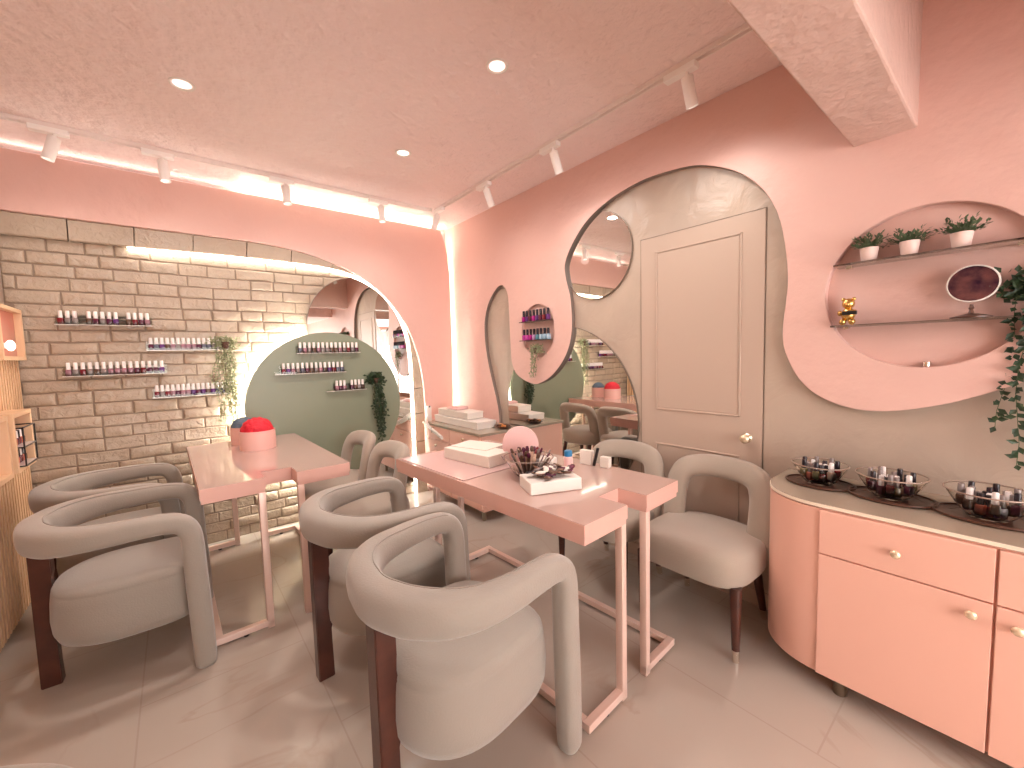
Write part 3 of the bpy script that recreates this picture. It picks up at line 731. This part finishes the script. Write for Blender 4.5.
# ------------------------------------------------------------------ client chairs with open looped back (face -x)
def client_chair(label, loc, rz, swapm=None):
    """faces +x locally; back at -x"""
    t = thing('client_chair', label, 'chair', loc, rz)
    def outline(s, n=48):
        out = []
        for k in range(n):
            a = 2*PI*k/n; ca, sa = math.cos(a), math.sin(a)
            x = .252*math.copysign(abs(ca)**(.45 if ca > 0 else .75), ca); y = .268*math.copysign(abs(sa)**(.5 if ca > 0 else .7), sa)
            if ca > 0: y *= 1-.06*ca
            out.append((x*s, y*s))
        return out
    bm = bmesh.new(); rings = []
    for s, z in ((0, .325), (.9, .325), (.97, .335), (1.0, .36), (1.0, .40), (.995, .43), (.97, .455), (.90, .472), (.7, .482), (.4, .487), (0, .488)):
        rings.append([bm.verts.new((0, 0, z))] if s == 0 else [bm.verts.new((x, y, z)) for x, y in outline(s)])
    for A, B in zip(rings, rings[1:]):
        for k in range(48):
            q = (k+1) % 48
            if len(A) == 1: bm.faces.new((A[0], B[k], B[q]))
            elif len(B) == 1: bm.faces.new((A[k], A[q], B[0]))
            else: bm.faces.new((A[k], A[q], B[q], B[k]))
    new_obj('seat', bm, M['fabric2'], t, 'auto')
    path = []
    P = [(-.10, -.215, .36), (-.115, -.22, .46), (-.135, -.222, .57), (-.155, -.216, .655), (-.178, -.190, .715), (-.205, -.140, .738), (-.226, -.075, .745), (-.233, 0, .747)]
    P = P + [(x, -y, z) for x, y, z in P[-2::-1]]
    sp = spline(P, 4)
    secs = []
    for p in sp: secs.append((.036, .060))
    bm = bmesh.new(); sweep(bm, sp, secs, 18, up=Vector((0, 1, 0))); new_obj('back_loop', bm, M['fabric2'], t, 'auto')
    for sx, sy in ((1, -1), (1, 1), (-1, -1), (-1, 1)):
        x0, y0 = (.178, .232*sy) if sx > 0 else (-.16, .18*sy)
        x1, y1 = (.178, .236*sy) if sx > 0 else (-.235, .205*sy)
        bm = bmesh.new()
        rr = [(0, .018), (.055, .0155)]
        n = 14; tp = Vector((x0, y0, .34)); bt = Vector((x1, y1, .0)); md = tp.lerp(bt, 1-.055/.34)
        def ring(c, r): return [bm.verts.new(c+Vector((r*math.cos(2*PI*k/n), r*math.sin(2*PI*k/n), 0))) for k in range(n)]
        A, B = ring(tp, .026), ring(md, .0165)
        for k in range(n): bm.faces.new((A[k], A[(k+1) % n], B[(k+1) % n], B[k]))
        bm.faces.new(A[::-1]); bm.faces.new(B)
        lg = new_obj('leg', bm, M['walnut'], t, 'auto')
        bm = bmesh.new(); A, B = ring(md, .0172), ring(bt, .0135)
        for k in range(n): bm.faces.new((A[k], A[(k+1) % n], B[(k+1) % n], B[k]))
        bm.faces.new(A[::-1]); bm.faces.new(B)
        new_obj('leg_tip', bm, M['silver'], lg, 'auto')
    return t
cc = client_chair('beige client chair with open looped back beside the salmon cabinet', (2.01, .975, 0), PI)
dup(cc, (2.01, 1.56, 0), PI, 'beige loop-backed client chair in front of the large round mirror')
dup(cc, (.905, 2.66, 0), math.radians(180), 'loop-backed client chair between the two tables, the nearer of the pair')
dup(cc, (.90, 3.24, 0), math.radians(180), 'loop-backed client chair at the left table close to the green disc')

# ------------------------------------------------------------------ salmon cabinet on the right
CX, CY = 1.90, .465; CR = .235; CE = CY+CR
def cab_outline(off=0, ystart=-1.25):
    out = [(XR-.003, ystart), (CX+off, ystart)]
    for k in range(17):
        a = k/16*PI/2; out.append((CX+CR-(CR-off)*math.cos(a), CY+(CR-off)*math.sin(a)))
    out.append((XR-.003, CE-off)); return out
t = thing('sideboard', 'long salmon sideboard with rounded end along the right wall', 'cabinet')
bm = bmesh.new(); prism(bm, cab_outline(.003), .09, .758, 'z'); new_obj('body', bm, M['cab'], t, 'auto')
bm = bmesh.new(); prism(bm, cab_outline(-.004), .758, .774, 'z')
new_obj('countertop', bm, M['cabtop'], t, 'auto')
bm = bmesh.new()
o_ = cab_outline(-.006)[1:-1]; i_ = cab_outline(-.0035)[1:-1]
for k in range(len(o_)-1):
    for (z0, z1) in ((.760, .772),):
        v = [bm.verts.new((*o_[k], z0)), bm.verts.new((*o_[k+1], z0)), bm.verts.new((*o_[k+1], z1)), bm.verts.new((*o_[k], z1))]; bm.faces.new(v)
        w = [bm.verts.new((*i_[k], z1)), bm.verts.new((*i_[k+1], z1))]; bm.faces.new((v[3], v[2], w[1], w[0]))
new_obj('counter_edge', bm, M['cream_edge'], t)
def front(name, y0, y1, z0, z1, knob, par=t):
    bm = bmesh.new(); box(bm, (CX-.006, (y0+y1)/2, (z0+z1)/2), (.018, y1-y0-.005, z1-z0-.005), .002)
    f = new_obj(name, bm, M['cab'], par)
    bm = bmesh.new(); lathe(bm, [(0, .026), (.010, .025), (.0145, .019), (.013, .012), (.006, .008), (.006, 0)], 18)
    bmesh.ops.rotate(bm, cent=(0, 0, 0), matrix=Matrix.Rotation(-PI/2, 3, 'Y'), verts=bm.verts)
    bmesh.ops.translate(bm, vec=(CX-.015, *knob), verts=bm.verts); new_obj('knob', bm, M['knob'], f, True)
front('drawer', .018, .465, .58, .754, (.242, .661)); front('door', .018, .465, .09, .58, (.064, .533))
front('drawer', -.43, .016, .58, .754, (-.20, .661)); front('door', -.43, .016, .09, .58, (-.03, .527))
front('drawer', -.88, -.432, .58, .754, (-.65, .661)); front('door', -.88, -.432, .09, .58, (-.80, .527))
# curved end panel
bm = bmesh.new(); P = cab_outline(-.004)[2:]; Q = cab_outline(.004)[2:]
P = P[:-1]+[(XR-.003, CE+.004)]
for z0, z1 in ((.092, .754),):
    for k in range(len(P)-1):
        a = [bm.verts.new((*P[k], z)) for z in (z0, z1)]; b = [bm.verts.new((*P[k+1], z)) for z in (z0, z1)]
        c = [bm.verts.new((*Q[k], z)) for z in (z0, z1)]; e = [bm.verts.new((*Q[k+1], z)) for z in (z0, z1)]
        bm.faces.new((a[0], b[0], b[1], a[1])); bm.faces.new((c[0], c[1], e[1], e[0])); bm.faces.new((a[1], b[1], e[1], c[1])); bm.faces.new((a[0], c[0], e[0], b[0]))
        if k == 0: bm.faces.new((a[0], a[1], c[1], c[0]))
bmesh.ops.remove_doubles(bm, verts=bm.verts, dist=1e-5)
new_obj('end_panel', bm, M['cab'], t, 'auto')
for x, y in ((1.965, .40), (2.28, .55), (1.965, -.35), (2.28, -.35), (1.965, -1.1), (2.28, -1.1)):
    bm = bmesh.new(); lathe(bm, [(0, 0), (.022, 0), (.024, .01), (.024, .08), (.03, .09), (0, .09)], 20, (x, y, 0)); new_obj('foot', bm, M['bronze'], t, 'auto')

# glass bowls of polish on ring trays
def bowl_on_tray(x, y, z, r, h, which, n, seed, tray=True):
    rnd = random.Random(seed)
    if tray:
        tt = thing('ring_tray', 'dark oval ring tray under the %s glass bowl on the sideboard' % which, 'tray', (x, y, z))
        bm = bmesh.new(); lathe(bm, [(r*.75, .002), (r*1.08, .002), (r*1.12, .006), (r*1.12, .012), (r*1.06, .012), (r*1.04, .007), (r*.75, .006), (r*.75, .002)], 40, sx=.86, sy=1.12); new_obj('tray_rim', bm, M['brown'], tt, 'auto')
        bm = bmesh.new(); lathe(bm, [(0, 0), (r*.76, 0), (r*.76, .005), (0, .005)], 40, sx=.86, sy=1.12); new_obj('tray_base', bm, M['brown'], tt, 'auto')
        z += .0065
    b = thing('glass_bowl', '%s clear glass bowl on the sideboard filled with polish bottles' % which.capitalize(), 'bowl', (x, y, z))
    k = .0035
    prof = [(0, 0), (r*.45, 0), (r*.62, h*.2), (r*.85, h*.65), (r, h), (r-k, h), (r*.85-k, h*.65), (r*.62-k, h*.22), (r*.43, k), (0, k)]
    bm = bmesh.new(); lathe(bm, prof, 40); new_obj('bowl_shell', bm, M['glass'], b, 'auto')
    bm = bmesh.new(); rr = [Vector((r*math.cos(2*PI*i/40), r*math.sin(2*PI*i/40), h)) for i in range(41)]; sweep(bm, rr, (.0025, .0025), 6, cap=False); new_obj('bowl_rim', bm, M['smoke_rim'], b, True)
    for i in range(n):
        ring = i % 3; a = i*2.39996+seed; q = (.24, .46, .60)[ring]*r if i else 0
        s = 1.0
        zz = .008 + (.0 if q < .3*r else .009 if q < .5*r else .022)
        put_bottle((x+q*math.cos(a), y+q*math.sin(a), z+zz), a, rnd.choice([M['cap_black'], M['cap_white'], M['cap_black'], POL[8]]), rnd.choice([POL[0], POL[1], POL[0], POL[3], POL[7], POL[4], POL[1], POL[5], POL[9]]), 'small polish bottle standing in the %s glass bowl on the sideboard' % which, 'polish bottles in the %s bowl' % which, s)
    return b
M['smoke_rim'] = mat('glass_rim', (.35, .25, .2), .1, spec=.9)
bowl_on_tray(2.165, .535, .7745, .102, .085, 'leftmost', 23, 1)
bowl_on_tray(2.15, .30, .7745, .108, .088, 'middle', 24, 2)
bowl_on_tray(2.13, .045, .7745, .112, .09, 'rightmost', 24, 3)

# ------------------------------------------------------------------ corner console
t = thing('corner_console', 'low pinkish console in the back corner with boxes on top', 'cabinet')
bm = bmesh.new(); box(bm, (2.085, 3.20, .41), (.43, .98, .63), .003); new_obj('body', bm, M['cab'], t)
bm = bmesh.new(); box(bm, (2.08, 3.195, .736), (.46, 1.0, .022), .003); new_obj('countertop', bm, M['cabtop'], t)
for y0, y1 in ((2.715, 3.19), (3.195, 3.67)):
    for z0, z1 in ((.60, .722), (.12, .598)):
        bm = bmesh.new(); box(bm, (1.862, (y0+y1)/2, (z0+z1)/2), (.016, y1-y0-.006, z1-z0-.004), .002); f = new_obj('drawer' if z0 > .5 else 'door', bm, M['cab'], t)
        bm = bmesh.new(); lathe(bm, [(0, .02), (.01, .018), (.012, .012), (.005, .006), (.005, 0)], 14)
        bmesh.ops.rotate(bm, cent=(0, 0, 0), matrix=Matrix.Rotation(-PI/2, 3, 'Y'), verts=bm.verts); bmesh.ops.translate(bm, vec=(1.854, (y0+y1)/2, z1-.05), verts=bm.verts); new_obj('knob', bm, M['knob'], f, True)
for x in (1.92, 2.28):
    for y in (2.78, 3.62):
        bm = bmesh.new(); lathe(bm, [(0, 0), (.016, 0), (.02, .095), (0, .095)], 16, (x, y, 0)); new_obj('foot', bm, M['bronze'], t, 'auto')
def carton(name, label, cat, c, s, rz=0, m='paper', bev=.004, lid=True):
    t = thing(name, label, cat, (c[0], c[1], c[2]), rz)
    bm = bmesh.new(); box(bm, (0, 0, s[2]*.5), s, bev); new_obj('body', bm, M[m], t)
    if lid:
        bm = bmesh.new(); box(bm, (0, 0, s[2]*.86), (s[0]+.004, s[1]+.004, s[2]*.26), bev); new_obj('lid', bm, M[m], t)
    return t
carton('storage_box', 'lower white storage box stacked on the corner console', 'box', (2.04, 3.24, .748), (.20, .74, .065), 0, 'white')
carton('storage_box', 'upper white box resting on another white box on the corner console', 'box', (2.04, 3.30, .8165), (.17, .52, .062), 0, 'paper')
t = thing('lamp', 'small white jointed lamp leaning over the front of the corner console', 'lamp', (1.895, 3.645, .747))
bm = bmesh.new(); box(bm, (.0, 0, .075), (.05, .05, .15), .012, 3); new_obj('lamp_head', bm, M['white'], t, 'auto')
bm = bmesh.new(); lathe(bm, [(0, 0), (.009, 0)], 12, (0, 0, 0)); bmesh.ops.rotate(bm, cent=(0, 0, 0), matrix=Matrix.Rotation(PI/2, 3, 'X'), verts=bm.verts); bmesh.ops.translate(bm, vec=(0, -.026, .145), verts=bm.verts); new_obj('eye', bm, M['dark'], t)
bm = bmesh.new(); sweep(bm, spline([(-.02, -.02, .035), (-.052, -.05, .0), (-.062, -.15, -.045), (-.064, -.36, -.105)], 4), (.012, .024), 12); a = new_obj('arm', bm, M['white'], t, 'auto')
bm = bmesh.new(); box(bm, (-.063, -.19, -.056), (.028, .012, .052), .002); new_obj('joint', bm, M['silver'], a)
# pink papers/pouch on the boxes
t = thing('towel', 'folded pink and white cloth on top of the stacked console boxes', 'cloth', (2.03, 3.32, .8825))
bm = bmesh.new(); box(bm, (0, 0, .008), (.13, .18, .016), .006, 2); box(bm, (.01, -.02, .021), (.10, .14, .01), .004, 2); new_obj('fold', bm, M['softpink'], t, 'auto')
t = thing('wooden_dish', 'small brown dish holding amber pieces on the corner console', 'dish', (2.15, 2.78, .747))
bm = bmesh.new(); lathe(bm, [(0, 0), (.05, 0), (.085, .02), (.088, .026), (.08, .026), (.05, .008), (0, .008)], 28, sx=.8); new_obj('dish_shell', bm, M['brown'], t, 'auto')
for k in range(5):
    a = k*1.3; bm = bmesh.new(); box(bm, (.03*math.cos(a), .045*math.sin(a), .026), (.03, .04, .02), .006, 2, Matrix.Rotation(.0, 3, 'Z'))
    o = tag(new_obj('soap_bar', bm, M['orange'] if k % 2 else POL[3]), 'small amber block in the brown dish on the corner console', 'soap', 'blocks in the brown dish'); o.location = (2.15, 2.78, .747)

# ------------------------------------------------------------------ things on the middle table
TZ = .7905
rz2 = math.radians(3.6)
t = thing('desk_mat', 'mauve desk mat on the far half of the middle table', 'mat', (1.235, 1.945, TZ), rz2)
bm = bmesh.new(); box(bm, (-.012, 0, .002), (.46, .60, .004), .0015); new_obj('mat_sheet', bm, M['mat'], t)
MZ = TZ+.0045
carton('tissue_box', 'long white box lying on the mauve mat of the middle table', 'box', (1.275, 1.90, MZ), (.17, .37, .062), math.radians(8), 'paper', lid=False)
o = tag(new_obj('paper_sheet', bx(-.09, .09, -.13, .13, 0, .003), M['paper']), 'loose white paper on top of the long white box', 'paper'); o.location = (1.33, 1.97, MZ+.0625); o.rotation_euler = (0, 0, .3)
# pink round nail lamp / fan
t = thing('hand_fan_dryer', 'round pink disc-shaped nail dryer standing behind the bowl on the middle table', 'nail dryer', (1.425, 1.695, TZ), math.radians(-40))
bm = bmesh.new(); prism(bm, circ(0, .10, .098, 48), -.016, .016)
bmesh.ops.bevel(bm, geom=[e for e in bm.edges if abs(e.verts[0].co.y-e.verts[1].co.y) < 1e-6 and len(e.link_faces) == 2 and any(len(f.verts) > 10 for f in e.link_faces)], offset=.008, segments=3, affect='EDGES'); new_obj('housing', bm, M['softpink'], t, 'auto')
bm = bmesh.new(); box(bm, (0, 0, .004), (.08, .05, .008), .003); new_obj('base', bm, M['softpink'], t)
bm = bmesh.new(); lathe(bm, [(0, 0), (.006, 0), (.006, .003), (0, .003)], 12); bmesh.ops.rotate(bm, cent=(0, 0, 0), matrix=Matrix.Rotation(PI/2, 3, 'X'), verts=bm.verts); bmesh.ops.translate(bm, vec=(-.03, -.016, .05), verts=bm.verts); new_obj('button', bm, M['dark'], t)
# bowl of swatch sticks
b = thing('glass_bowl', 'glass bowl on the middle table bristling with brown nail swatch sticks', 'bowl', (1.31, 1.50, TZ))
r, h = .122, .088
bm = bmesh.new(); lathe(bm, [(0, 0), (r*.5, 0), (r*.7, h*.3), (r, h), (r-.003, h), (r*.7-.003, h*.32), (r*.48, .004), (0, .004)], 40); new_obj('bowl_shell', bm, M['glass'], b, 'auto')
bm = bmesh.new(); sweep(bm, [Vector((r*math.cos(2*PI*i/40), r*math.sin(2*PI*i/40), h)) for i in range(41)], (.0022, .0022), 6, cap=False); new_obj('bowl_rim', bm, M['smoke_rim'], b, True)
rnd = random.Random(4)
for k in range(34):
    a = k*2.4; q = rnd.uniform(.15, .62)*r; e = .15+q/r*rnd.uniform(.6, 1.0)
    bm = bmesh.new(); box(bm, (0, 0, .05), (.004, .015, .10), .001); 
    lt = new_obj('swatch_stick', bm, rnd.choice([POL[3], POL[3], POL[8], POL[4], M['paper'], POL[0]]))
    tag(lt, 'thin nail swatch stick fanned out in the glass bowl on the middle table', 'swatch stick', 'swatch sticks in the table bowl')
    lt.location = (1.31+q*math.cos(a)*.8, 1.50+q*math.sin(a)*.8, TZ+.010); lt.rotation_euler = (0, e, a)
    bm = bmesh.new(); lathe(bm, [(0, .092), (.009, .098), (.010, .108), (.007, .120), (0, .123)], 8, sx=.4); new_obj('nail_tip', bm, rnd.choice([POL[0], POL[3], POL[8], POL[1], POL[4]]), lt, 'auto')
carton('white_box', 'open white box on the near half of the middle table heaped with dark nail tips', 'box', (1.245, 1.285, TZ), (.235, .15, .052), math.radians(-22), 'white', lid=False)
rnd = random.Random(8)
for k in range(44):
    bm = bmesh.new(); lathe(bm, [(0, 0), (.010, .004), (.013, .020), (.010, .042), (0, .048)], 8, sx=.45)
    bmesh.ops.rotate(bm, cent=(0, 0, 0), matrix=Matrix.Rotation(PI/2-.15, 3, 'Y'), verts=bm.verts)
    o = tag(new_obj('nail_tip', bm, rnd.choice([POL[0], POL[3], POL[3], POL[8], M['cap_black'], M['paper'], POL[0]]), None, True), 'glossy dark nail tip heaped on the white box of the middle table', 'nail tip', 'nail tips on the white box')
    o.location = (1.262+rnd.uniform(-.085, .085), 1.295+rnd.uniform(-.05, .05), TZ+.058+rnd.uniform(0, .018)); o.rotation_euler = (rnd.uniform(-.3, .3), 0, rnd.uniform(0, 6.3))
t = thing('remover_bottle', 'small clear bottle with a blue cap near the far edge of the middle table', 'bottle', (1.56, 1.47, TZ))
bm = bmesh.new(); lathe(bm, [(0, 0), (.022, 0), (.024, .006), (.024, .045), (.018, .052), (0, .052)], 24); new_obj('bottle_body', bm, M['softpink'], t, 'auto')
bm = bmesh.new(); lathe(bm, [(0, .052), (.021, .052), (.021, .078), (.018, .081), (0, .081)], 24); new_obj('bottle_cap', bm, M['bluecap'], t, 'auto')
carton('card_pack', 'white upright carton behind the blue-capped bottle', 'box', (1.655, 1.425, TZ), (.03, .07, .075), .2, 'paper', .002, False)
carton('card_pack', 'short white carton standing right of the black marker', 'box', (1.672, 1.315, TZ), (.03, .05, .055), .1, 'paper', .002, False)
bm = bmesh.new(); lathe(bm, [(0, 0), (.007, .004), (.008, .01), (.008, .10), (0, .105)], 14); o = tag(new_obj('marker_pen', bm, M['dark'], None, 'auto'), 'black marker leaning between two white cartons on the middle table', 'pen'); o.location = (1.645, 1.372, TZ); o.rotation_euler = (.25, .05, 0)
t = carton('wipes_pack', 'patterned white pack lying behind the bowl of sticks', 'pack', (1.475, 1.565, TZ), (.10, .12, .04), .5, 'white', .01, False)

# ------------------------------------------------------------------ flower boxes on the left table
def flower_box(x, y, r, h, fm, label, seed):
    rnd = random.Random(seed)
    t = thing('flower_box', label, 'flower box', (x, y, TZ))
    bm = bmesh.new(); lathe(bm, [(0, 0), (r, 0), (r, h), (r-.004, h), (r-.004, h-.01), (0, h-.01)], 36); new_obj('round_box', bm, M['pinkbox'], t, 'auto')
    bm = bmesh.new()
    v = bmesh.ops.create_icosphere(bm, subdivisions=4, radius=r*.97)['verts']
    for q in v:
        n_ = q.co.normalized(); w = abs(math.sin(9*n_.x+3*n_.z))*abs(math.cos(8*n_.y+2*n_.z)); q.co = n_*r*(.90+.08*w)
        q.co.z = max(q.co.z*.95, -.01)+h-.01
    new_obj('roses', bm, fm, t, True)
flower_box(.40, 3.24, .106, .125, M['red'], 'round pink box topped with a dome of red roses', 1)
flower_box(.352, 3.50, .085, .125, M['blue'], 'round box topped with slate blue roses behind the red one', 2)

# ------------------------------------------------------------------ slatted oak panel and display boxes on the left wall
bm = bmesh.new()
y = 1.2
while y < 3.82:
    box(bm, (XL+.022, y+.011, .86), (.026, .024, 1.66)); y += .044
box(bm, (XL+.006, 2.51, .86), (.010, 2.62, 1.70)); 
struct('trim_8', bm, M['wood2'])
def display(y0, y1, z0, z1, x1, label, redz=True):
    t = thing('display_box', label, 'display box', (XL+.037, (y0+y1)/2, z0))
    w, h, dp = y1-y0, z1-z0, x1-XL-.037; k = .022
    bm = bmesh.new()
    for c, s in (((dp/2, 0, k/2), (dp, w, k)), ((dp/2, 0, h-k/2), (dp, w, k)), ((dp/2, -w/2+k/2, h/2), (dp, k, h-2*k)), ((dp/2, w/2-k/2, h/2), (dp, k, h-2*k))): box(bm, c, s, .001)
    new_obj('box_frame', bm, M['wood'], t)
    bm = bmesh.new(); box(bm, (.004, 0, h/2), (.006, w-2*k, h-2*k)); new_obj('back_print', bm, M['coral'], t)
    return t
display(3.36, 3.79, 1.42, 1.72, XL+.075, 'shallow oak display frame with coral print at the top of the slatted panel')
t = thing('globe_lamp', 'small round white glowing wall lamp in the top oak frame', 'lamp', (XL+.07, 3.50, 1.50))
bm = bmesh.new(); ball(bm, (.005, 0, 0), .03, (.6, 1, 1)); new_obj('globe', bm, mat('globe_glow', (1, .95, .9), .4, emit=((1, .9, .8), 1.6)), t, True)
bm = bmesh.new(); box(bm, (-.018, 0, 0), (.012, .03, .03), .002); new_obj('mount', bm, M['white'], t)
display(3.13, 3.46, .85, 1.15, -.64, 'oak display box with a black wire polish rack, farther of the two')
display(2.72, 3.05, .85, 1.15, -.64, 'oak display box on the slatted panel, nearer of the two', True)
t = thing('wire_rack', 'black wire rack of polish standing in the farther oak display box', 'rack', (-.68, 3.30, .872))
bm = bmesh.new()
for z in (.004, .10, .20):
    for xx in (-.035, .055): box(bm, (xx, 0, z), (.005, .22, .006))
    for yy in (-.11, .11): box(bm, (.01, yy, z), (.09, .005, .006))
for xx in (-.035, .055):
    for yy in (-.11, .11): box(bm, (xx, yy, .103), (.006, .006, .2))
new_obj('wire_frame', bm, M['dark'], t)
bm = bmesh.new(); box(bm, (.01, 0, .008), (.085, .21, .003)); box(bm, (.01, 0, .103), (.085, .21, .003)); new_obj('rack_shelf', bm, M['acrylic'], t)
for row, z in enumerate((.0105, .1055)):
    for k in range(6):
        put_bottle((-.67, 3.215+k*.034, .872+z), 0, M['cap_white'] if (k+row) % 2 else M['cap_black'], [POL[1], POL[7], POL[0]][k % 3], 'red or plum polish bottle on the black wire rack in the oak box', 'polish bottles on the wire rack')

# ------------------------------------------------------------------ world fill light through the added window
w = bpy.data.worlds.new('world'); scene.world = w; w.use_nodes = True
bg = w.node_tree.nodes['Background']; bg.inputs[0].default_value = (1, .94, .9, 1); bg.inputs[1].default_value = 7.5

vs = scene.view_settings; vs.view_transform = 'Standard'; vs.look = 'None'; vs.gamma = 1; vs.use_curve_mapping = False
vs.exposure = 0.56
scene.cycles.use_denoising = True
scene.cycles.max_bounces = 10; scene.cycles.diffuse_bounces = 6; scene.cycles.glossy_bounces = 5; scene.cycles.transmission_bounces = 8
scene.cycles.caustics_reflective = False; scene.cycles.caustics_refractive = False
scene.cycles.sample_clamp_indirect = 6
